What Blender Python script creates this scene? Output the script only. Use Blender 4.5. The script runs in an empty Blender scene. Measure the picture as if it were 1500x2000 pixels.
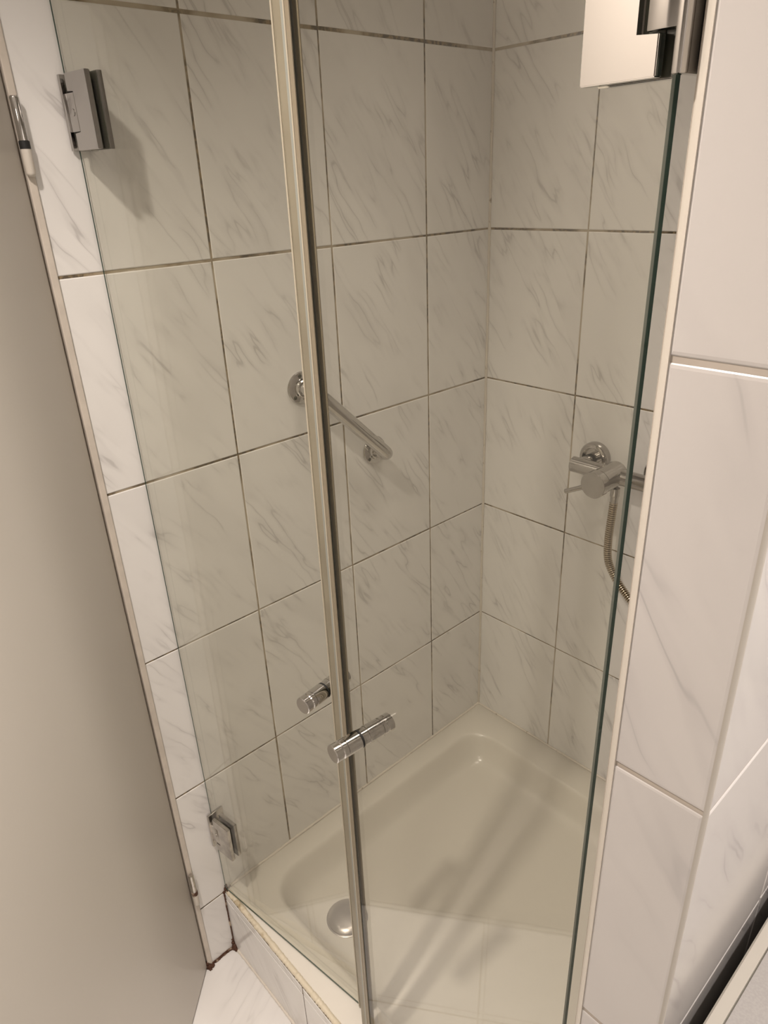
import bpy, bmesh, math, random
from mathutils import Vector, Matrix
random.seed(7)
S = bpy.context.scene
COL = S.collection
# ------------------------------------------------------------------ camera
cd = bpy.data.cameras.new('camera'); cam = bpy.data.objects.new('camera', cd); COL.objects.link(cam)
cd.sensor_fit = 'HORIZONTAL'; cd.sensor_width = 36.0; cd.lens = 36.0 * 1379.766 / 1500.0
cd.clip_start = 0.02; cd.clip_end = 50
CAM_LOC = Vector((1.06072, -1.29505, 1.61234))
CAM_ROT = Matrix(((0.68040534, -0.28886758, 0.67350137), (0.73181738, 0.3162668, -0.60367097), (-0.03862515, 0.90362095, 0.42658793)))
cam.matrix_world = Matrix.Translation(CAM_LOC) @ CAM_ROT.to_4x4()
S.camera = cam
# ------------------------------------------------------------------ exposure, world
S.view_settings.view_transform = 'Standard'; S.view_settings.look = 'None'
S.view_settings.gamma = 1.0; S.view_settings.use_curve_mapping = False
S.view_settings.exposure = 0.36
W = bpy.data.worlds.new('world'); S.world = W; W.use_nodes = True
W.node_tree.nodes['Background'].inputs[0].default_value = (0.75, 0.68, 0.6, 1)
W.node_tree.nodes['Background'].inputs[1].default_value = 0.25
# ------------------------------------------------------------------ lamps (recessed spots in the bathroom ceiling) and added fill lights
def lamp(name, loc, power, col, size, cone=0):
    d = bpy.data.lights.new(name, 'SPOT' if cone else 'POINT')
    if cone: d.spot_size = math.radians(cone); d.spot_blend = 1.0
    d.energy = power; d.color = col; d.shadow_soft_size = size
    o = bpy.data.objects.new(name, d); COL.objects.link(o); o.location = loc
    return o
WARM = (1.0, 0.89, 0.80)
lamp('ceiling_lamp_or_fill', (0.54, -1.36, 2.30), 50.0, WARM, 0.03, 126)
lamp('shower_fill', (0.44, -0.42, 2.30), 15.0, (1.0, 0.88, 0.75), 0.22, 96)  # unseen soft fill, added to brighten the inside of the shower
lamp('ceiling_lamp_or_fill', (0.54, -1.36, 2.30), 60.0, WARM, 0.03, 48)
lamp('ceiling_lamp_or_fill', (1.55, -0.75, 2.30), 60.0, (1.0, 0.92, 0.86), 0.05, 160)
lamp('ceiling_lamp_or_fill', (1.15, -1.95, 2.30), 20.0, WARM, 0.14, 165)  # unseen fill, added to raise the ambient light of the room

# ------------------------------------------------------------------ materials
def N(nt, t, **kw):
    n = nt.nodes.new(t)
    for k, v in kw.items(): setattr(n, k, v)
    return n
def newmat(name):
    m = bpy.data.materials.new(name); m.use_nodes = True
    nt = m.node_tree; b = nt.nodes['Principled BSDF']
    return m, nt, b
def noise(nt, vec, scale, detail=3, rough=0.5, dist=0.0):
    n = N(nt, 'ShaderNodeTexNoise'); n.inputs['Scale'].default_value = scale; n.inputs['Detail'].default_value = detail
    n.inputs['Roughness'].default_value = rough; n.inputs['Distortion'].default_value = dist
    if vec is not None: nt.links.new(vec, n.inputs['Vector'])
    return n.outputs['Fac']
def mr(nt, v, a, b, c=0.0, d=1.0):
    n = N(nt, 'ShaderNodeMapRange', interpolation_type='SMOOTHSTEP'); n.inputs[1].default_value = a; n.inputs[2].default_value = b
    n.inputs[3].default_value = c; n.inputs[4].default_value = d; nt.links.new(v, n.inputs[0]); return n.outputs[0]
def mth(nt, op, a, b=None):
    n = N(nt, 'ShaderNodeMath', operation=op)
    for i, v in enumerate((a, b)):
        if v is None: continue
        if isinstance(v, (int, float)): n.inputs[i].default_value = v
        else: nt.links.new(v, n.inputs[i])
    return n.outputs[0]
def mixc(nt, f, a, b):
    n = N(nt, 'ShaderNodeMix', data_type='RGBA')
    if isinstance(f, (int, float)): n.inputs[0].default_value = f
    else: nt.links.new(f, n.inputs[0])
    for i, v in ((6, a), (7, b)):
        if isinstance(v, tuple): n.inputs[i].default_value = (*v, 1) if len(v) == 3 else v
        else: nt.links.new(v, n.inputs[i])
    return n.outputs[2]
def simple(name, col, rough=0.5, metal=0.0, vary=0.0, vscale=20):
    m, nt, b = newmat(name)
    b.inputs['Base Color'].default_value = (*col, 1); b.inputs['Roughness'].default_value = rough; b.inputs['Metallic'].default_value = metal
    if vary:
        tc = N(nt, 'ShaderNodeTexCoord'); f = noise(nt, tc.outputs['Object'], vscale, 4)
        c2 = tuple(c * (1 - vary) for c in col)
        nt.links.new(mixc(nt, mr(nt, f, 0.35, 0.65), col, c2), b.inputs['Base Color'])
    return m

def marble(name, base=(0.80, 0.785, 0.765), vein=(0.43, 0.41, 0.40), angle=56, amount=1.0, rough=0.16, scale=1.0):
    m, nt, b = newmat(name)
    uv = N(nt, 'ShaderNodeUVMap'); uv.uv_map = 'UVMap'
    at = N(nt, 'ShaderNodeAttribute', attribute_name='tile_id')
    sc = N(nt, 'ShaderNodeVectorMath', operation='SCALE'); sc.inputs[3].default_value = 9.0; nt.links.new(at.outputs['Vector'], sc.inputs[0])
    ad = N(nt, 'ShaderNodeVectorMath', operation='ADD'); nt.links.new(uv.outputs[0], ad.inputs[0]); nt.links.new(sc.outputs[0], ad.inputs[1])
    # vein axis runs down to the right
    mp = N(nt, 'ShaderNodeMapping'); mp.inputs['Rotation'].default_value = (0, 0, math.radians(angle)); nt.links.new(ad.outputs[0], mp.inputs[0])
    warp = N(nt, 'ShaderNodeTexNoise'); warp.inputs['Scale'].default_value = 9 * scale; warp.inputs['Detail'].default_value = 3; nt.links.new(mp.outputs[0], warp.inputs['Vector'])
    wv = N(nt, 'ShaderNodeVectorMath', operation='SCALE'); wv.inputs[3].default_value = 0.024 / scale; nt.links.new(warp.outputs['Color'], wv.inputs[0])
    a2 = N(nt, 'ShaderNodeVectorMath', operation='ADD'); nt.links.new(mp.outputs[0], a2.inputs[0]); nt.links.new(wv.outputs[0], a2.inputs[1])
    st = N(nt, 'ShaderNodeMapping'); st.inputs['Scale'].default_value = (5 * scale, 34 * scale, 1); nt.links.new(a2.outputs[0], st.inputs[0])
    n1 = noise(nt, st.outputs[0], 1.0, 2, 0.45)
    ridge = mth(nt, 'ABSOLUTE', mth(nt, 'SUBTRACT', n1, 0.5))
    line = mr(nt, ridge, 0.0, 0.020, 1.0, 0.0)
    soft = mr(nt, ridge, 0.0, 0.10, 1.0, 0.0)
    mk = N(nt, 'ShaderNodeMapping'); mk.inputs['Scale'].default_value = (9 * scale, 13 * scale, 1); mk.inputs['Location'].default_value = (3.3, 1.7, 0); nt.links.new(a2.outputs[0], mk.inputs[0])
    msk = noise(nt, mk.outputs[0], 1.0, 3, 0.5)
    lm = mth(nt, 'MULTIPLY', line, mr(nt, msk, 0.46, 0.68, 0.0, 0.46))
    sm = mth(nt, 'MULTIPLY', soft, mr(nt, msk, 0.38, 0.66, 0.0, 0.22))
    s3 = N(nt, 'ShaderNodeMapping'); s3.inputs['Scale'].default_value = (4 * scale, 9 * scale, 1); nt.links.new(a2.outputs[0], s3.inputs[0])
    cloud = mr(nt, noise(nt, s3.outputs[0], 1.0, 2), 0.45, 0.75, 0.0, 0.16)
    f = mth(nt, 'MULTIPLY', mth(nt, 'MINIMUM', mth(nt, 'ADD', mth(nt, 'ADD', lm, sm), cloud), 1.0), amount)
    nt.links.new(mixc(nt, f, base, vein), b.inputs['Base Color'])
    b.inputs['Roughness'].default_value = rough; b.inputs['Specular IOR Level'].default_value = 0.45
    return m
def groutmat(name, clean=(0.50, 0.44, 0.36), dirty=(0.10, 0.08, 0.055), mid=(0.34, 0.27, 0.17), t0=0.56):
    m, nt, b = newmat(name)
    tc = N(nt, 'ShaderNodeTexCoord')
    big = noise(nt, tc.outputs['Object'], 7.0, 3, 0.6); sm = noise(nt, tc.outputs['Object'], 90.0, 3, 0.6)
    c = mixc(nt, mr(nt, big, 0.38, 0.58), clean, mid)
    d = mth(nt, 'MULTIPLY', mr(nt, big, t0 - 0.06, t0 + 0.06), mr(nt, sm, 0.40, 0.56))
    nt.links.new(mixc(nt, d, c, dirty), b.inputs['Base Color']); b.inputs['Roughness'].default_value = 0.9
    return m
def stained(name, clean, stain, t0, t1, scale, rough=0.45):
    m, nt, b = newmat(name)
    tc = N(nt, 'ShaderNodeTexCoord'); f = noise(nt, tc.outputs['Object'], scale, 4, 0.65)
    nt.links.new(mixc(nt, mr(nt, f, t0, t1), clean, stain), b.inputs['Base Color']); b.inputs['Roughness'].default_value = rough
    return m
def glassmat(name, tint):
    """sheet glass surface: Fresnel reflection over tinted straight-through transmission"""
    m = bpy.data.materials.new(name); m.use_nodes = True; nt = m.node_tree; nt.nodes.clear()
    g = N(nt, 'ShaderNodeNewGeometry'); dot = N(nt, 'ShaderNodeVectorMath', operation='DOT_PRODUCT')
    nt.links.new(g.outputs['Normal'], dot.inputs[0]); nt.links.new(g.outputs['Incoming'], dot.inputs[1])
    c = mth(nt, 'ABSOLUTE', dot.outputs['Value'])
    k = mth(nt, 'POWER', mth(nt, 'SUBTRACT', 1.0, c), 5.0)
    R = mth(nt, 'ADD', mth(nt, 'MULTIPLY', k, 0.95), 0.045)
    tr = N(nt, 'ShaderNodeBsdfTransparent'); tr.inputs[0].default_value = (*tint, 1)
    gl = N(nt, 'ShaderNodeBsdfGlossy'); gl.inputs['Roughness'].default_value = 0.0
    mx = N(nt, 'ShaderNodeMixShader'); nt.links.new(R, mx.inputs[0]); nt.links.new(tr.outputs[0], mx.inputs[1]); nt.links.new(gl.outputs[0], mx.inputs[2])
    out = N(nt, 'ShaderNodeOutputMaterial'); nt.links.new(mx.outputs[0], out.inputs[0])
    return m

TILE = marble('marble_tile', amount=0.85)
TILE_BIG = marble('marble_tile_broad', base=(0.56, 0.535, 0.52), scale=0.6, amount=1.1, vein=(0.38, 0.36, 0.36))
TILE_FLOOR = marble('marble_floor_tile', base=(0.73, 0.71, 0.69), scale=0.7, angle=20, amount=0.7, rough=0.22)
GROUT = groutmat('grout', clean=(0.46, 0.40, 0.31), mid=(0.26, 0.195, 0.11), t0=0.505)
GROUT_PALE = groutmat('grout_pale', clean=(0.46, 0.41, 0.36), mid=(0.40, 0.35, 0.30), t0=0.8)
TRIM_CREAM = simple('tile_trim_cream', (0.62, 0.575, 0.51), 0.3)
TRIM_GREY = simple('tile_trim_greyish', (0.42, 0.39, 0.35), 0.4)
SILICONE = stained('silicone_white', (0.66, 0.61, 0.54), (0.22, 0.17, 0.11), 0.60, 0.70, 38)
SILICONE_Y = stained('silicone_yellowed', (0.66, 0.59, 0.46), (0.36, 0.27, 0.14), 0.50, 0.70, 22)
RUST = stained('rust_stain', (0.50, 0.40, 0.30), (0.075, 0.03, 0.015), 0.36, 0.50, 45, 0.8)
PAINT = simple('white_wall_paint', (0.80, 0.78, 0.75), 0.7)
PAINT_BEIGE = simple('beige_wall_paint', (0.56, 0.53, 0.49), 0.7)
DOORPAINT = simple('door_paint', (0.60, 0.56, 0.505), 0.38)
FRAMEPAINT = simple('door_frame_paint', (0.62, 0.56, 0.49), 0.45, 0, 0.10, 30)
ENAMEL = simple('tray_enamel', (0.70, 0.665, 0.60), 0.22)
CHROME = simple('chrome', (0.60, 0.585, 0.57), 0.07, 1.0)
CHROME_HINGE = simple('chrome_hinge', (0.47, 0.455, 0.44), 0.10, 1.0)
SATIN = simple('satin_chrome', (0.42, 0.39, 0.365), 0.30, 1.0)
CHROME_WORN = simple('limescaled_chrome', (0.60, 0.57, 0.53), 0.22, 1.0, 0.25, 60)
BLACK = simple('black_rubber', (0.012, 0.012, 0.012), 0.6)
DARKGAP = simple('gasket_dark', (0.045, 0.045, 0.03), 0.5)
GLASS = glassmat('shower_glass', (0.977, 0.977, 0.95))
EDGE = simple('glass_edge_green', (0.02, 0.055, 0.042), 0.12)
EDGE_PALE = simple('glass_edge_pale', (0.24, 0.27, 0.235), 0.15)
SEAL = simple('yellowed_pvc_seal', (0.28, 0.25, 0.185), 0.35, 0, 0.15, 12)
SEAL_LIP = simple('seal_lip', (0.48, 0.435, 0.345), 0.3)
SEAL_BROWN = simple('seal_fin_brown', (0.26, 0.22, 0.16), 0.35)
SEAL_GREY = simple('seal_magnet_grey', (0.30, 0.31, 0.28), 0.35)
CABWHITE = simple('cabinet_rim', (0.47, 0.44, 0.39), 0.4)
CABTOP = simple('cabinet_top', (0.38, 0.36, 0.345), 0.5, 0, 0.08, 400)
BRASSY = simple('hose_metal', (0.50, 0.44, 0.35), 0.22, 1.0)
CHROME_DARK = simple('chrome_dull', (0.47, 0.45, 0.43), 0.12, 1.0)
GROUT_DARK = groutmat('grout_dark', clean=(0.17, 0.13, 0.085), mid=(0.07, 0.05, 0.03), t0=0.5)

# ------------------------------------------------------------------ mesh helpers
def finish(name, bm, mats, parent=None, smooth=False, loc=None):
    me = bpy.data.meshes.new(name); bmesh.ops.recalc_face_normals(bm, faces=bm.faces[:]); bm.to_mesh(me); bm.free()
    for m in (mats if isinstance(mats, (list, tuple)) else [mats]): me.materials.append(m)
    if smooth:
        for p in me.polygons: p.use_smooth = True
        try: me.set_sharp_from_angle(angle=math.radians(smooth if smooth is not True else 40))
        except Exception: pass
    o = bpy.data.objects.new(name, me); COL.objects.link(o)
    if parent: o.parent = parent
    if loc: o.location = loc
    return o
def tag(o, label=None, cat=None, group=None, kind=None):
    if label: o['label'] = label
    if cat: o['category'] = cat
    if group: o['group'] = group
    if kind: o['kind'] = kind
    return o
def empty(name, loc=(0, 0, 0), rz=0.0):
    o = bpy.data.objects.new(name, None); COL.objects.link(o); o.location = loc; o.rotation_euler = (0, 0, rz); o.empty_display_size = 0.05
    return o
def box(bm, x0, x1, y0, y1, z0, z1, bev=0.0, mi=0, segs=2):
    b2 = bmesh.new()
    r = bmesh.ops.create_cube(b2, size=1.0)
    for v in b2.verts:
        v.co = Vector(((x0 + x1) / 2 + v.co.x * (x1 - x0), (y0 + y1) / 2 + v.co.y * (y1 - y0), (z0 + z1) / 2 + v.co.z * (z1 - z0)))
    if bev: bmesh.ops.bevel(b2, geom=b2.edges[:], offset=bev, segments=segs, affect='EDGES', profile=0.5)
    for f in b2.faces: f.material_index = mi
    merge(bm, b2)
def merge(bm, b2):
    me = bpy.data.meshes.new('tmp'); b2.to_mesh(me); b2.free(); bm.from_mesh(me); bpy.data.meshes.remove(me)
def prism(bm, pts, z0, z1, mi=0):
    a = [bm.verts.new((p[0], p[1], z0)) for p in pts]; b = [bm.verts.new((p[0], p[1], z1)) for p in pts]
    n = len(pts); fs = [bm.faces.new(a[::-1]), bm.faces.new(b)]
    for i in range(n): fs.append(bm.faces.new((a[i], a[(i + 1) % n], b[(i + 1) % n], b[i])))
    for f in fs: f.material_index = mi
def frame(d):
    d = Vector(d).normalized(); u = d.orthogonal().normalized(); return u, d.cross(u)
def lathe(bm, base, d, prof, segs=40, mi=0, caps=True):
    """prof: list of (distance along d, radius)"""
    base = Vector(base); d = Vector(d).normalized(); u, v = frame(d); rings = []
    for t, r in prof:
        rings.append([bm.verts.new(base + d * t + (u * math.cos(a) + v * math.sin(a)) * max(r, 1e-5)) for a in [2 * math.pi * i / segs for i in range(segs)]])
    for p, q in zip(rings, rings[1:]):
        for i in range(segs):
            f = bm.faces.new((p[i], p[(i + 1) % segs], q[(i + 1) % segs], q[i])); f.material_index = mi
    if caps:
        bm.faces.new(rings[0][::-1]).material_index = mi; bm.faces.new(rings[-1]).material_index = mi
def tube(bm, pts, radii, segs=20, mi=0, caps=True):
    pts = [Vector(p) for p in pts]
    if not isinstance(radii, (list, tuple)): radii = [radii] * len(pts)
    d = (pts[1] - pts[0]).normalized(); u, v = frame(d); rings = []
    for i, p in enumerate(pts):
        a = pts[max(i - 1, 0)]; b = pts[min(i + 1, len(pts) - 1)]; t = (b - a).normalized()
        u = (u - t * u.dot(t)).normalized(); v = t.cross(u)
        rings.append([bm.verts.new(p + (u * math.cos(k) + v * math.sin(k)) * radii[i]) for k in [2 * math.pi * j / segs for j in range(segs)]])
    for p, q in zip(rings, rings[1:]):
        for i in range(segs):
            f = bm.faces.new((p[i], p[(i + 1) % segs], q[(i + 1) % segs], q[i])); f.material_index = mi
    if caps:
        bm.faces.new(rings[0][::-1]); bm.faces.new(rings[-1])
def spline(cp, n=12):
    cp = [Vector(c) for c in cp]; P = [cp[0] * 2 - cp[1]] + cp + [cp[-1] * 2 - cp[-2]]; out = []
    for i in range(1, len(P) - 2):
        for k in range(n):
            t = k / n; a, b, c, d = P[i - 1:i + 3]
            out.append(0.5 * ((2 * b) + (c - a) * t + (2 * a - 5 * b + 4 * c - d) * t * t + (3 * b - a - 3 * c + d) * t ** 3))
    out.append(cp[-1]); return out
def arc(c, r, a0, a1, n, ex, ey):
    c = Vector(c); ex = Vector(ex); ey = Vector(ey)
    return [c + (ex * math.cos(a0 + (a1 - a0) * i / n) + ey * math.sin(a0 + (a1 - a0) * i / n)) * r for i in range(n + 1)]

class Tiled:
    """glazed tiles with eased edges set in a slab of grout; one mesh"""
    def __init__(self):
        self.bm = bmesh.new(); self.uv = self.bm.loops.layers.uv.new('UVMap'); self.tid = self.bm.faces.layers.float_vector.new('tile_id'); self.k = 0
    def face(self, vs, uvs, tid, mi):
        f = self.bm.faces.new(vs); f.material_index = mi; f[self.tid] = tid
        for l, u in zip(f.loops, uvs): l[self.uv].uv = u
        return f
    def field(self, O, U, V, Nn, us, vs, gap=0.003, gaps_v=None, depth=0.0015, ease=0.0016, mi=0, skew=0.0):
        """tiles between the joint positions us x vs; the surface passes through O (+ skew drops the lower lip)"""
        O, U, V, Nn = map(Vector, (O, U, V, Nn))
        for i in range(len(us) - 1):
            for j in range(len(vs) - 1):
                g0 = (gaps_v or {}).get(j, gap) / 2; g1 = (gaps_v or {}).get(j + 1, gap) / 2
                jit = [random.uniform(-0.0004, 0.0004) for _ in range(4)]
                a, b = us[i] + (gap / 2 if i else 0) + jit[0], us[i + 1] - (gap / 2 if i < len(us) - 2 else 0) + jit[1]
                c, d = vs[j] + g0 + jit[2], vs[j + 1] - g1 + jit[3]
                tid = (random.random(), random.random(), random.random()); e = ease
                def P(u, v, n): return self.bm.verts.new(O + U * u + V * v + Nn * n)
                q = [(a, c), (b, c), (b, d), (a, d)]
                m1 = [(a + e * .3, c + e * .3), (b - e * .3, c + e * .3), (b - e * .3, d - e * .3), (a + e * .3, d - e * .3)]
                m = [(a + e, c + e), (b - e, c + e), (b - e, d - e), (a + e, d - e)]
                r0 = [P(*p, -depth) for p in q]; r1 = [P(*p, -depth * .38) for p in m1]; r2 = [P(*p, 0) for p in m]
                lv = (r0, r1, r2); lq = (q, m1, m)
                for s in (0, 1):
                    for t in range(4):
                        t2 = (t + 1) % 4
                        self.face((lv[s][t], lv[s][t2], lv[s + 1][t2], lv[s + 1][t]), (lq[s][t], lq[s][t2], lq[s + 1][t2], lq[s + 1][t]), tid, mi)
                self.face(r2, m, tid, mi)
    def slab(self, x0, x1, y0, y1, z0, z1, mi=1):
        b2 = bmesh.new(); bmesh.ops.create_cube(b2, size=1.0)
        vs = [self.bm.verts.new(((x0 + x1) / 2 + v.co.x * (x1 - x0), (y0 + y1) / 2 + v.co.y * (y1 - y0), (z0 + z1) / 2 + v.co.z * (z1 - z0))) for v in b2.verts]
        for f in b2.faces: self.face([vs[v.index] for v in f.verts], [(0, 0)] * 4, (0, 0, 0), mi)
        b2.free()
    def build(self, name, mats):
        me = bpy.data.meshes.new(name); self.bm.to_mesh(me); self.bm.free()
        for m in mats: me.materials.append(m)
        o = bpy.data.objects.new(name, me); COL.objects.link(o); return o

# ------------------------------------------------------------------ setting
ROWS = [0.0, 0.185, 0.515, 0.845, 1.175, 1.505, 1.835, 2.165, 2.40]
D = 0.0012
# left wall of the shower, running on past the glass as far as the bathroom door frame
w = Tiled()
w.slab(-0.12, -D, -0.931, 0.10, 0.0, 2.40)
w.field((0, 0, 0), (0, 1, 0), (0, 0, 1), (1, 0, 0), [-0.9325, -0.689, -0.4425, -0.196, 0.0], ROWS, gap=0.0032, gaps_v={6: 0.0055, 5: 0.0038, 4: 0.003, 3: 0.003, 2: 0.003})
tag(w.build('wall_left', [TILE, GROUT]), 'marbled tile wall on the left of the shower, grab bar screwed to it', 'wall', kind='structure')
# back wall with the mixer
w = Tiled()
w.slab(-D, 2.02, D, 0.10, 0.0, 2.40)
w.field((0, 0, 0), (1, 0, 0), (0, 0, 1), (0, -1, 0), [0.0, 0.2457, 0.4915, 0.737, 0.854], ROWS, gap=0.003, gaps_v={6: 0.005, 5: 0.0038})
w.field((0, 0, 0), (1, 0, 0), (0, 0, 1), (0, -1, 0), [0.93, 1.176, 1.422, 1.668, 1.914, 2.0], ROWS, gap=0.003)
tag(w.build('wall_back', [TILE, GROUT]), 'marbled tile wall at the back of the shower, mixer tap mounted on it', 'wall', kind='structure')
# partition on the right, an 8 cm thick tiled stub wall
w = Tiled()
w.slab(0.853 + D, 0.936 - D, -0.875 + D, 0.0, 0.0, 2.40)
w.field((0, -0.875, 0), (1, 0, 0), (0, 0, 1), (0, -1, 0), [0.8598, 0.9338], ROWS, gap=0.0045, ease=0.003, depth=0.0010)
w.field((0.936, 0, 0), (0, 1, 0), (0, 0, 1), (1, 0, 0), [-0.872, -0.626, -0.38, -0.134, 0.0], ROWS, gap=0.003)
w.field((0.853, 0, 0), (0, -1, 0), (0, 0, 1), (-1, 0, 0), [0.0, 0.197, 0.443, 0.689, 0.866], ROWS, gap=0.003)
tag(w.build('wall_right', [TILE_BIG, GROUT_PALE]), 'thin tiled partition wall to the right of the glass doors', 'wall', kind='structure')
# rounded cream tile trims on the partition's two outer corners
def corner_trim(name, cx, cy, a0, r, inner, mat):
    bm = bmesh.new(); pts = [(cx + r * math.cos(a0 + i * math.pi / 16), cy + r * math.sin(a0 + i * math.pi / 16)) for i in range(9)] + [inner]
    prism(bm, pts, 0.0, 2.40); o = finish(name, bm, mat, smooth=30); return o
tag(corner_trim('trim_1', 0.8605, -0.8675, math.pi, 0.0085, (0.8605, -0.8675), TRIM_CREAM), 'rounded cream edge trim on the shower side of the partition', 'trim', kind='structure')
tag(corner_trim('trim_2', 0.9330, -0.8715, -math.pi / 2, 0.0034, (0.9330, -0.8715), TRIM_GREY), 'narrow greyish edge trim on the outer corner of the partition', 'trim', kind='structure')

# floor: square tiles laid on the diagonal
fl = Tiled(); fl.slab(-1.3, 2.12, -2.62, 0.1, -0.1, -D)
r2 = math.sqrt(0.5); A = 0.314
# joints: lines along (1,1) through (0.106,-1.013); lines along (1,-1) through (0.286,-0.93)
u0 = (0.106 - -1.013) * r2; v0 = (0.286 + -0.93) * r2
us = [u0 + A * k for k in range(-6, 8)]; vs = [v0 + A * k for k in range(-8, 5)]
for i in range(len(us) - 1):
    for j in range(len(vs) - 1):
        cu, cv = (us[i] + us[i + 1]) / 2, (vs[j] + vs[j + 1]) / 2
        x, y = (cu + cv) * r2, (cv - cu) * r2
        if -1.1 < x < 1.85 and -2.35 < y < -0.45: fl.field((0, 0, 0), (r2, -r2, 0), (r2, r2, 0), (0, 0, 1), [us[i] + .0015, us[i + 1] - .0015], [vs[j] + .0015, vs[j + 1] - .0015], gap=0.0)
tag(fl.build('floor', [TILE_FLOOR, GROUT_PALE]), 'pale marbled floor tiles laid diagonally', 'floor', kind='structure')

def slab_obj(name, dims, mat, label, cat='wall'):
    bm = bmesh.new(); box(bm, *dims); return tag(finish(name, bm, mat), label, cat, kind='structure')
slab_obj('ceiling', (-1.3, 2.12, -2.62, 0.1, 2.40, 2.5), PAINT, 'white painted bathroom ceiling', 'ceiling')
slab_obj('wall_side', (2.0, 2.12, -2.62, 0.0, 0.0, 2.40), PAINT, 'white wall on the far right of the bathroom')
slab_obj('wall_front', (-1.3, 2.0, -2.62, -2.5, 0.0, 2.40), PAINT_BEIGE, 'white wall behind the viewer')
slab_obj('wall_hall', (-1.3, -1.2, -2.5, 0.1, 0.0, 2.40), PAINT, 'white hallway wall beyond the open bathroom door')
slab_obj('wall_door', (-0.12, 0.0, -2.5, -1.78, 0.0, 2.40), PAINT, 'white wall on the far side of the bathroom doorway')
slab_obj('wall_lintel', (-0.12, 0.0, -1.78, -0.9325, 2.07, 2.40), PAINT, 'white wall above the bathroom doorway')

# door frame strip next to the tiles
bm = bmesh.new()
box(bm, -0.10, 0.0035, -0.9430, -0.9325, 0.0, 2.07, 0.0015); box(bm, -0.10, -0.006, -0.962, -0.9430, 0.0, 2.07, 0.001)
box(bm, -0.10, 0.0035, -1.78, -1.765, 0.0, 2.07, 0.0015); box(bm, -0.10, 0.0035, -1.765, -0.9430, 2.055, 2.07, 0.0015)
tag(finish('trim_3', bm, FRAMEPAINT), 'beige painted door frame against the end of the tiled wall', 'door frame', kind='structure')
# door leaf, standing open at 45 degrees
door = empty('door_1', (0.002, -0.9462, 0), math.radians(-45.0))
tag(door, 'plain beige bathroom door standing ajar on the left', 'door', kind='structure')
bm = bmesh.new(); box(bm, 0.0, 0.72, -0.040, 0.0, 0.006, 2.045, 0.0022, segs=3); finish('door_leaf', bm, DOORPAINT, door, smooth=30)
for zc in (1.668, 0.255):
    h = bmesh.new(); b = (0.000, 0.010)
    lathe(h, (b[0], b[1], zc + 0.005), (0, 0, 1), [(0, 0.0052), (0.0005, 0.0056), (0.048, 0.0056), (0.050, 0.0045)], 24)
    ho = finish('hinge', h, CHROME if zc > 1 else CHROME_WORN, door, smooth=35)
    h = bmesh.new(); lathe(h, (b[0], b[1], zc - 0.004), (0, 0, 1), [(0, 0.0066), (0.009, 0.0066)], 24); tag(finish('hinge_ring', h, BLACK if zc > 1 else RUST, ho, smooth=35), 'black ring' if zc > 1 else 'rusty ring')
    h = bmesh.new(); lathe(h, (b[0], b[1], zc - 0.036), (0, 0, 1), [(0, 0.003), (0.002, 0.0055), (0.004, 0.0062), (0.032, 0.0062)], 24); tag(finish('hinge_sleeve', h, TRIM_CREAM, ho, smooth=35), 'cream plastic sleeve')

# curb in front of the tray
w = Tiled()
w.slab(0.0, 0.853, -0.872 + D, -0.864, 0.0, 0.187)
w.field((0, -0.872, 0), (1, 0, 0), (0, 0, 1), (0, -1, 0), [0.0, 0.288, 0.534, 0.780, 0.853], [0.0, 0.163, 0.187], gap=0.003, gaps_v={1: 0.0026}, depth=0.0015)
tag(w.build('trim_4', [TILE, GROUT_DARK]), 'tiled step in front of the shower tray', 'step', kind='structure')

# silicone joints
def bead(name, pts, r, mat, label):
    bm = bmesh.new(); P = spline(pts, 14); tube(bm, P, [r * random.uniform(0.85, 1.2) for _ in P], 10)
    return tag(finish(name, bm, mat, smooth=60), label, 'sealant', kind='structure')
def lin(a, b, n=14, j=0.0005):
    a, b = Vector(a), Vector(b); return [a.lerp(b, i / n) + Vector((random.uniform(-j, j), random.uniform(-j, j), random.uniform(-j, j))) for i in range(n + 1)]
bead('trim_5', lin((0.0015, -0.0015, 0.196), (0.0015, -0.0015, 2.395)), 0.0032, SILICONE, 'white sealant line in the corner between the two tiled walls')
bead('trim_6', lin((0.002, -0.856, 0.1945), (0.002, -0.004, 0.1945)), 0.0032, SILICONE, 'white sealant line between the tray and the left tiled wall')
bead('trim_7', lin((0.004, -0.002, 0.1945), (0.850, -0.002, 0.1945)), 0.0032, SILICONE, 'white sealant line between the tray and the back tiled wall')
bead('trim_8', lin((0.006, -0.8655, 0.190), (0.850, -0.8655, 0.190), 22, 0.0006), 0.0058, SILICONE_Y, 'yellowed sealant bead along the front edge of the tray')
bead('trim_9', lin((0.004, -0.8735, 0.001), (0.850, -0.8735, 0.001)), 0.0030, SILICONE, 'white sealant line where the step meets the floor')
bead('trim_10', lin((0.0015, -0.941, 0.001), (0.0015, -0.874, 0.001), 10, 0.0012), 0.0036, RUST, 'rust-brown stained joint between floor and left wall beside the door')
bead('trim_11', lin((0.0012, -0.8735, 0.006), (0.0012, -0.8735, 0.184), 8, 0.0006), 0.0016, RUST, 'rust-stained joint where the step meets the left wall')
def blobs(name, spots, label, mat=RUST):
    bm = bmesh.new()
    for x, y, z, r in spots:
        b2 = bmesh.new(); bmesh.ops.create_icosphere(b2, subdivisions=3, radius=r)
        for v in b2.verts: v.co = Vector((x, y, z)) + v.co * (0.75 + 0.5 * random.random())
        merge(bm, b2)
    return tag(finish(name, bm, mat, smooth=80), label, 'stain', kind='structure')
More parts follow.
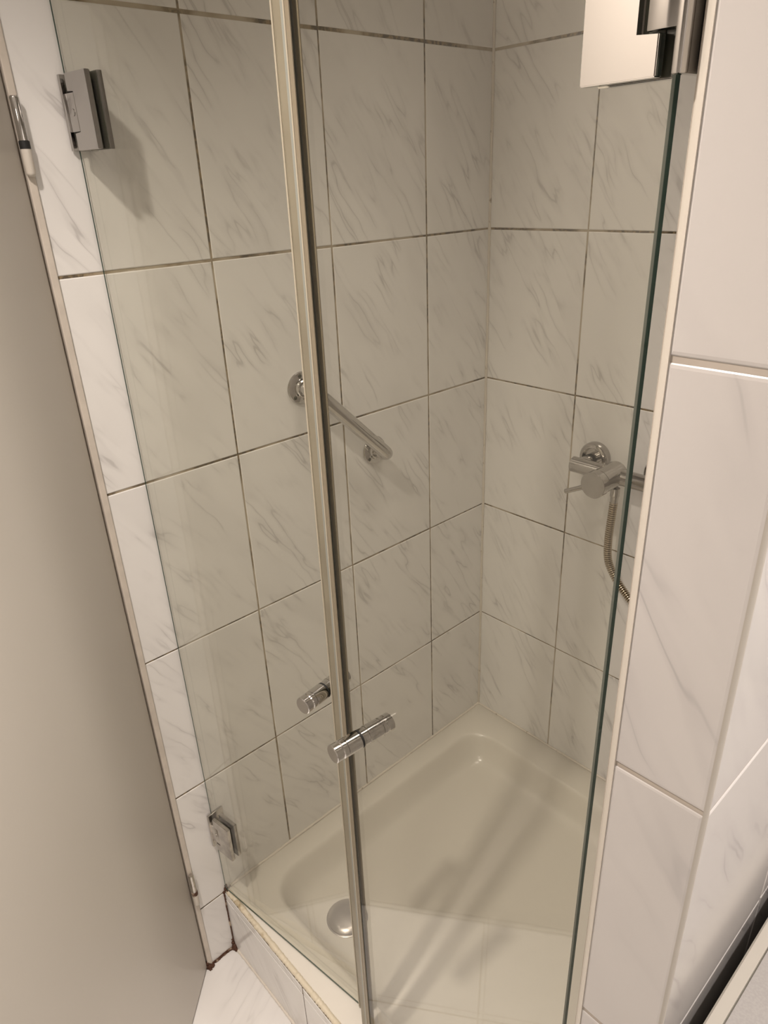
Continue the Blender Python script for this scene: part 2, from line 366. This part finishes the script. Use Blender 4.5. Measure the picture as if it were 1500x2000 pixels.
blobs('trim_12', [(0.003, -0.8730, 0.006, 0.0065), (0.007, -0.8755, 0.003, 0.006), (0.001, -0.875, 0.016, 0.0045), (0.0135, -0.875, 0.002, 0.0038), (0.001, -0.8745, 0.026, 0.003)], 'dark rust patch in the floor corner below the left shower door')
blobs('trim_13', [(0.003, -0.9405, 0.003, 0.007), (0.0, -0.942, 0.012, 0.005), (0.006, -0.935, 0.001, 0.005), (0.009, -0.942, 0.0005, 0.004)], 'dark rust patch at the foot of the door frame')
blobs('trim_14', [(0.003, -0.8675, 0.196, 0.0042), (0.0015, -0.866, 0.203, 0.003), (0.001, -0.873, 0.187, 0.0035), (0.009, -0.8675, 0.1945, 0.0026), (0.0015, -0.8725, 0.176, 0.0025)], 'rust spot at the left end of the tray edge')

# ------------------------------------------------------------------ shower tray
def rrect(x0, x1, y0, y1, r, n=10):
    pts = []
    for cx, cy, a in ((x1 - r, y1 - r, 0), (x0 + r, y1 - r, 90), (x0 + r, y0 + r, 180), (x1 - r, y0 + r, 270)):
        for i in range(n + 1):
            t = math.radians(a + 90 * i / n); pts.append((cx + r * math.cos(t), cy + r * math.sin(t)))
    return pts
tray = empty('shower_tray', (0.425, -0.435, 0.0))
tag(tray, 'cream enamel shower tray with a shallow rounded basin behind the glass doors', 'shower tray')
bm = bmesh.new(); TX, TY = 0.425, -0.435
IX0, IX1, IY0, IY1 = 0.052, 0.800, -0.800, -0.080
prof = [('o', 0.0, 0.02), ('o', 0.0, 0.190), ('o', 0.004, 0.194)]
loops = []
for kind, ins, z in prof:
    loops.append([(x - TX, y - TY, z) for x, y in rrect(0.0015 + ins, 0.8515 - ins, -0.8620 + ins, -0.0015 - ins, 0.006)])
for ins, z in [(0.0, 0.1938), (0.003, 0.1933), (0.007, 0.1905), (0.011, 0.185), (0.015, 0.176), (0.023, 0.162), (0.031, 0.148), (0.040, 0.137), (0.050, 0.130), (0.062, 0.1265), (0.078, 0.125)]:
    loops.append([(x - TX, y - TY, z) for x, y in rrect(IX0 + ins, IX1 - ins, IY0 + ins, IY1 - ins, 0.078 - ins * 0.8)])
rings = [[bm.verts.new(p) for p in l] for l in loops]
for p, q in zip(rings, rings[1:]):
    n = len(p)
    for i in range(n): bm.faces.new((p[i], p[(i + 1) % n], q[(i + 1) % n], q[i]))
c = bm.verts.new((0.20 - TX, -0.68 - TY, 0.1235)); n = len(rings[-1])
for i in range(n): bm.faces.new((rings[-1][i], rings[-1][(i + 1) % n], c))
bm.faces.new(rings[0][::-1])
finish('basin', bm, ENAMEL, tray, smooth=50)
bm = bmesh.new(); dc = (0.205 - TX, -0.690 - TY, 0.1242)
lathe(bm, dc, (0, 0, 1), [(0, 0.046), (0.002, 0.046), (0.003, 0.0445), (0.003, 0.0425), (0.006, 0.0425), (0.0095, 0.039), (0.0125, 0.030), (0.0145, 0.018), (0.0152, 0.006), (0.0153, 0.0005)], 56)
tag(finish('drain_cover', bm, SATIN, tray, smooth=35), 'round grey metal drain cover')

# ------------------------------------------------------------------ glass doors
def shower_door(loc, ang, out, g0, g1, lab, hz):
    """local X runs from the hinge side to the free edge; out = sign of local Y facing the bathroom"""
    root = empty('shower_screen', loc, ang); tag(root, lab, 'shower door', kind='thing')
    bm = bmesh.new(); T = 0.004; z0, z1 = 0.2, 2.12
    v = {(i, j, k): bm.verts.new((x, y, z)) for i, x in enumerate((g0, g1)) for j, y in enumerate((-T, T)) for k, z in enumerate((z0, z1))}
    def q(a, mi): bm.faces.new([v[t] for t in a]).material_index = mi
    q([(0, 0, 0), (1, 0, 0), (1, 0, 1), (0, 0, 1)], 0); q([(0, 1, 0), (0, 1, 1), (1, 1, 1), (1, 1, 0)], 0)
    def strips(fa, fb, mats):
        """edge face split across the thickness: fa/fb give its two long sides, running from the outer to the inner pane face"""
        e0 = [Vector(p) for p in fa]; e1 = [Vector(p) for p in fb]; t0 = 0.0
        for t1, mi in mats:
            vs = [bm.verts.new(e0[0].lerp(e1[0], t0)), bm.verts.new(e0[1].lerp(e1[1], t0)), bm.verts.new(e0[1].lerp(e1[1], t1)), bm.verts.new(e0[0].lerp(e1[0], t1))]
            bm.faces.new(vs).material_index = mi; t0 = t1
    yo, yi = out * T, -out * T
    hinge_edge = [(0.22, 1), (1.0, 0)] if out < 0 else [(0.42, 2), (1.0, 1)]
    strips(((g0, yo, z0), (g0, yo, z1)), ((g0, yi, z0), (g0, yi, z1)), hinge_edge)
    strips(((g1, yo, z0), (g1, yo, z1)), ((g1, yi, z0), (g1, yi, z1)), [(1.0, 1)])
    strips(((g0, yo, z0), (g1, yo, z0)), ((g0, yi, z0), (g1, yi, z0)), [(0.30, 1), (1.0, 0)])
    strips(((g0, yo, z1), (g1, yo, z1)), ((g0, yi, z1), (g1, yi, z1)), [(1.0, 1)])
    finish('glass_pane', bm, [GLASS, EDGE, EDGE_PALE], root)
    # hinges
    for zc in hz:
        h = 0.0440; mt = CHROME_HINGE if zc > 1 else CHROME_WORN
        hb = bmesh.new(); p0, p1, nn, hh = (0.018, 0.067, 0.0145, 0.0235) if out < 0 else (0.0133, 0.0632, 0.0145, 0.0235)
        for s, th in ((out, 0.0080), (-out, 0.0080)):
            ya, yb = sorted((s * (T + 0.0010), s * (T + th)))
            b2 = bmesh.new()
            pts = [(p0, -h), (p1, -h), (p1, h), (p0, h), (p0, hh), (p0 + nn, hh), (p0 + nn, -hh), (p0, -hh)]
            a = [b2.verts.new((x, ya, zc + z)) for x, z in pts]; b = [b2.verts.new((x, yb, zc + z)) for x, z in pts]
            b2.faces.new(a); b2.faces.new(b[::-1])
            for i in range(8): b2.faces.new((a[i], b[i], b[(i + 1) % 8], a[(i + 1) % 8]))
            bmesh.ops.bevel(b2, geom=b2.edges[:], offset=0.0006, segments=2, affect='EDGES'); merge(hb, b2)
        ho = finish('hinge', hb, mt, root, smooth=30)
        gb = bmesh.new()
        for s in (-1, 1):
            ya, yb = sorted((s * T, s * (T + 0.0012))); box(gb, p0 + 0.001, p1 - 0.0012, ya, yb, zc - h + 0.001, zc + h - 0.001)
        tag(finish('gasket', gb, DARKGAP, ho), 'dark rubber gasket')
        kb = bmesh.new(); box(kb, p0 - (0.012 if out < 0 else 0.0095), p0 + (0.0125 if out < 0 else 0.0085), -0.0113, 0.0113, zc - 0.0222, zc + 0.0222, 0.0008)
        lathe(kb, (p0 + 0.0035, out * 0.0108, zc), (0, out, 0), [(0, 0.0045), (0.0014, 0.0045), (0.0018, 0.003)], 20)
        finish('knuckle', kb, mt, ho, smooth=30)
        wb = bmesh.new(); ca, sa = math.cos(-ang), math.sin(-ang)
        box(wb, 0.0014 if out < 0 else -0.0028, 0.0072 if out < 0 else 0.0026, *((-0.013, 0.024) if out < 0 else (-0.024, 0.014)), zc - h, zc + h, 0.0008)
        wo = finish('wall_plate', wb, mt, ho, smooth=30)
    return root
def seal(root, mats, x0, x1, out, z0=0.2, z1=2.12, left=True):
    """extruded seal: lips folded over the glass edge plus the magnet strip"""
    T = 0.004
    for nm, mat, secs, lab in mats:
        bm = bmesh.new()
        for xa, xb, ya, yb in secs: box(bm, xa, xb, ya, yb, z0, z1, min(0.0006, (xb - xa) * .3, (yb - ya) * .3))
        tag(finish(nm, bm, mat, root), lab)
def handle(root, x, z, out, lo, li):
    T = 0.004; g = None
    def prof(L): return [(0, 0.0106), (0.0012, 0.0128), (L - 0.0200, 0.0128), (L - 0.0195, 0.0118), (L - 0.0183, 0.0118), (L - 0.0178, 0.0128), (L - 0.0128, 0.0128), (L - 0.0113, 0.0118), (L - 0.0101, 0.0118), (L - 0.0096, 0.0128), (L - 0.001, 0.0128), (L, 0.0118)]
    bm = bmesh.new()
    lathe(bm, (x, out * (T + 0.002), z), (0, out, 0), prof(lo), 40); lathe(bm, (x, -out * (T + 0.002), z), (0, -out, 0), prof(li), 40)
    ho = finish('handle', bm, CHROME, root, smooth=25)
    bm = bmesh.new(); lathe(bm, (x, -T - 0.0022, z), (0, 1, 0), [(0, 0.0122), (2 * T + 0.0044, 0.0122)], 40); finish('sleeve', bm, CHROME, ho, smooth=30)
    bm = bmesh.new(); lathe(bm, (x, out * (T - 0.0002), z), (0, out, 0), [(0, 0.0125), (0.0022, 0.0125)], 40)
    tag(finish('washer', bm, BLACK, ho, smooth=30), 'black rubber washer')
HL, HR = math.radians(7.7), math.radians(180 - 4.4)
dl = shower_door((0.0, -0.866, 0), HL, -1, 0.0045, 0.411, 'left glass shower door, hinged on the tiled wall and pushed slightly inward', (1.705, 0.385))
handle(dl, 0.384, 0.940, -1, 0.042, 0.036)
T = 0.004
seal(dl, [('seal', SEAL, [(0.4025, 0.4125, -T - 0.0022, -T), (0.4025, 0.4125, T, T + 0.0022), (0.4112, 0.4135, -T - 0.0022, T + 0.0022), (0.4135, 0.4260, -0.0052, 0.0052)], 'yellowed plastic door seal'),
          ('seal_lip', SEAL_LIP, [(0.4012, 0.4036, -T - 0.0034, -T), (0.4012, 0.4036, T, T + 0.003), (0.4145, 0.4165, -0.0068, -0.0050), (0.4200, 0.4218, -0.0064, -0.0050)], 'pale ribs of the seal')], 0, 0, -1)
dr = shower_door((0.848, -0.870, 0), HR, 1, 0.0075, 0.395, 'right glass shower door, green free edge beside the partition', (1.7005, 0.385))
handle(dr, 0.356, 0.940, 1, 0.042, 0.042)
seal(dr, [('seal', SEAL, [(0.3990, 0.4100, -0.0055, 0.0055)], 'yellowed magnetic strip'),
          ('seal_magnet', SEAL_GREY, [(0.3950, 0.3993, -0.0058, 0.0058)], 'grey inner strip of the seal'),
          ('seal_lip', SEAL_LIP, [(0.3923, 0.3939, T, T + 0.0026)], 'bright lip of the seal'),
          ('seal_fin', SEAL_BROWN, [(0.3857, 0.3921, T, T + 0.0016), (0.3857, 0.3945, -T - 0.0016, -T)], 'brownish fin gripping the glass')], 0, 0, 1)

# ------------------------------------------------------------------ grab bar
gbar = empty('grab_bar', (0.0, -0.45, 1.18)); tag(gbar, 'chrome grab bar running diagonally on the left tiled wall', 'grab bar')
GO = Vector((0.0, -0.45, 1.18))
fa = Vector((0, -0.540, 1.266)) - GO; fb = Vector((0, -0.366, 1.094)) - GO
P = 0.047
dirab = (fb - fa).normalized(); X = Vector((1, 0, 0))
pts = []
rA = 0.036; rB = 0.015
ea = fa + X * P; eb = fb + X * P + dirab * 0.001
pts += [fa + X * 0.010] + arc(fa + X * (P - rA) + dirab * rA, rA, math.pi, math.pi / 2, 10, dirab, X)
pts += [ea.lerp(eb, t) for t in (0.35, 0.5, 0.65, 0.8)]
pts += arc(fb + X * (P - rB) - dirab * rB, rB, math.pi / 2, 0, 10, dirab, X) + [fb + X * 0.010]
bm = bmesh.new(); tube(bm, pts, 0.0134, 28); finish('bar', bm, CHROME, gbar, smooth=60)
for fc in (fa, fb):
    bm = bmesh.new(); lathe(bm, fc, X, [(0.0002, 0.0300), (0.002, 0.0305), (0.005, 0.0290), (0.0065, 0.0255), (0.0072, 0.0200), (0.0075, 0.0185), (0.0140, 0.0170), (0.0155, 0.0155), (0.0155, 0.0125)], 44)
    fo = finish('flange', bm, CHROME, gbar, smooth=30)
    for a in (100, 220, 340):
        c = fc + Vector((0, math.cos(math.radians(a)), math.sin(math.radians(a)))) * 0.0235
        bm = bmesh.new(); lathe(bm, c + X * 0.0058, X, [(0, 0.0036), (0.0013, 0.0036), (0.0016, 0.0030)], 18); tag(finish('screw', bm, DARKGAP, fo, smooth=30), 'dark screw hole')

# ------------------------------------------------------------------ mixer tap
mx = empty('shower_mixer', (0.386, 0.0, 1.048)); tag(mx, 'chrome single-lever shower mixer on the back wall', 'mixer tap')
def rel(x, y, z): return (x - 0.386, y, z - 1.048)
for x in (0.311, 0.461):
    bm = bmesh.new(); lathe(bm, rel(x, -0.0003, 1.052), (0, -1, 0), [(0, 0.034), (0.002, 0.0345), (0.012, 0.0340), (0.017, 0.031), (0.019, 0.027), (0.019, 0.024), (0.010, 0.021), (0.010, 0.0128), (0.058, 0.0128)], 48)
    finish('escutcheon', bm, CHROME_DARK, mx, smooth=30)
bm = bmesh.new(); lathe(bm, rel(0.291, -0.060, 1.048), (1, 0, 0), [(0, 0.0155), (0.001, 0.0168), (0.189, 0.0168), (0.190, 0.0155)], 44); finish('body', bm, CHROME_DARK, mx, smooth=30)
bm = bmesh.new(); lathe(bm, rel(0.386, -0.045, 1.048), (0, -1, 0), [(0, 0.022), (0.001, 0.0255), (0.068, 0.0255), (0.069, 0.0235)], 48); finish('cartridge', bm, CHROME_DARK, mx, smooth=30)
bm = bmesh.new(); lathe(bm, rel(0.386, -0.1155, 1.048), (0, -1, 0), [(0, 0.0255), (0.001, 0.0270), (0.0185, 0.0270), (0.0195, 0.0260)], 48)
kn = finish('knob', bm, CHROME_DARK, mx, smooth=30)
bm = bmesh.new(); lathe(bm, rel(0.364, -0.126, 1.0365), (-0.9, -0.12, -0.44), [(0, 0.0050), (0.045, 0.0050), (0.046, 0.0042)], 24); finish('lever', bm, CHROME_DARK, mx, smooth=30)
# hose: a wound metal hose leaving the underside of the mixer
hs = empty('shower_hose', (0.395, -0.060, 1.03)); tag(hs, 'ribbed metal shower hose hanging from the mixer and curving right', 'hose')
HO = Vector((0.395, -0.060, 1.03))
bm = bmesh.new(); lathe(bm, Vector((0.395, -0.060, 1.0215)) - HO, (0, 0, -1), [(0, 0.0095), (0.018, 0.0095), (0.020, 0.0085), (0.034, 0.0078), (0.037, 0.0068)], 32); finish('hose_nut', bm, CHROME_DARK, hs, smooth=30)
path = spline([(0.395, -0.060, 0.990), (0.3945, -0.062, 0.955), (0.394, -0.064, 0.905), (0.398, -0.065, 0.862), (0.410, -0.063, 0.832), (0.436, -0.060, 0.798), (0.480, -0.056, 0.762), (0.545, -0.052, 0.760), (0.600, -0.050, 0.80), (0.640, -0.046, 0.90), (0.655, -0.044, 1.05), (0.660, -0.042, 1.20)], 60)
dense = []; acc = 0.0; step = 0.0012; last = path[0]; dense.append(last.copy())
for p in path[1:]:
    while (p - last).length >= step:
        last = last + (p - last).normalized() * step; dense.append(last.copy())
bm = bmesh.new(); tube(bm, [p - HO for p in dense], [(0.0056, 0.0084, 0.0088, 0.0084)[i % 4] for i in range(len(dense))], 16); finish('hose_coil', bm, BRASSY, hs, smooth=35)
bm = bmesh.new(); lathe(bm, (0.660 - HO.x, -0.0003 - HO.y, 1.21 - HO.z), (0, -1, 0), [(0, 0.024), (0.008, 0.024), (0.010, 0.012), (0.052, 0.011)], 28); finish('wall_bracket', bm, CHROME_DARK, hs, smooth=30)

# ------------------------------------------------------------------ low cabinet right of the partition
cb = empty('cabinet', (1.25, -0.62, 0)); tag(cb, 'low pale cabinet with a grey top and cream rim, beside the partition wall', 'cabinet')
cx0, cx1, cy0, cy1 = 0.9515 - 1.25, 1.55 - 1.25, -0.93 + 0.62, -0.25 + 0.62
bm = bmesh.new(); box(bm, cx0 + 0.004, cx1 - 0.004, cy0 + 0.006, cy1, 0.0, 0.815, 0.002); finish('carcass', bm, CABWHITE, cb, smooth=30)
bm = bmesh.new()
b2 = bmesh.new(); o = rrect(cx0, cx1, cy0, cy1, 0.006, 5); i_ = rrect(cx0 + 0.0135, cx1 - 0.0135, cy0 + 0.0135, cy1 - 0.0135, 0.004, 5)
L = [[bm.verts.new((x, y, z)) for x, y in pp] for pp, z in ((o, 0.8165), (o, 0.848), (rrect(cx0 + .002, cx1 - .002, cy0 + .002, cy1 - .002, 0.005, 5), 0.850), (i_, 0.850), (i_, 0.846))]
b2.free()
for p, q in zip(L, L[1:]):
    for k in range(len(p)): bm.faces.new((p[k], p[(k + 1) % len(p)], q[(k + 1) % len(p)], q[k]))
bm.faces.new(L[0][::-1]); bm.faces.new(L[-1])
finish('top_rim', bm, CABWHITE, cb, smooth=30)
bm = bmesh.new(); box(bm, cx0 + 0.0148, cx1 - 0.0148, cy0 + 0.0148, cy1 - 0.0148, 0.8462, 0.8495, 0.0006); tag(finish('top_panel', bm, CABTOP, cb), 'finely speckled grey top panel')
bm = bmesh.new(); box(bm, cx0 + 0.01, cx1 - 0.01, cy0 - 0.012, cy0 + 0.005, 0.06, 0.805, 0.002); dd = finish('door', bm, CABWHITE, cb, smooth=30)
for o in (tray, gbar, mx, hs, cb): o['kind'] = 'thing'
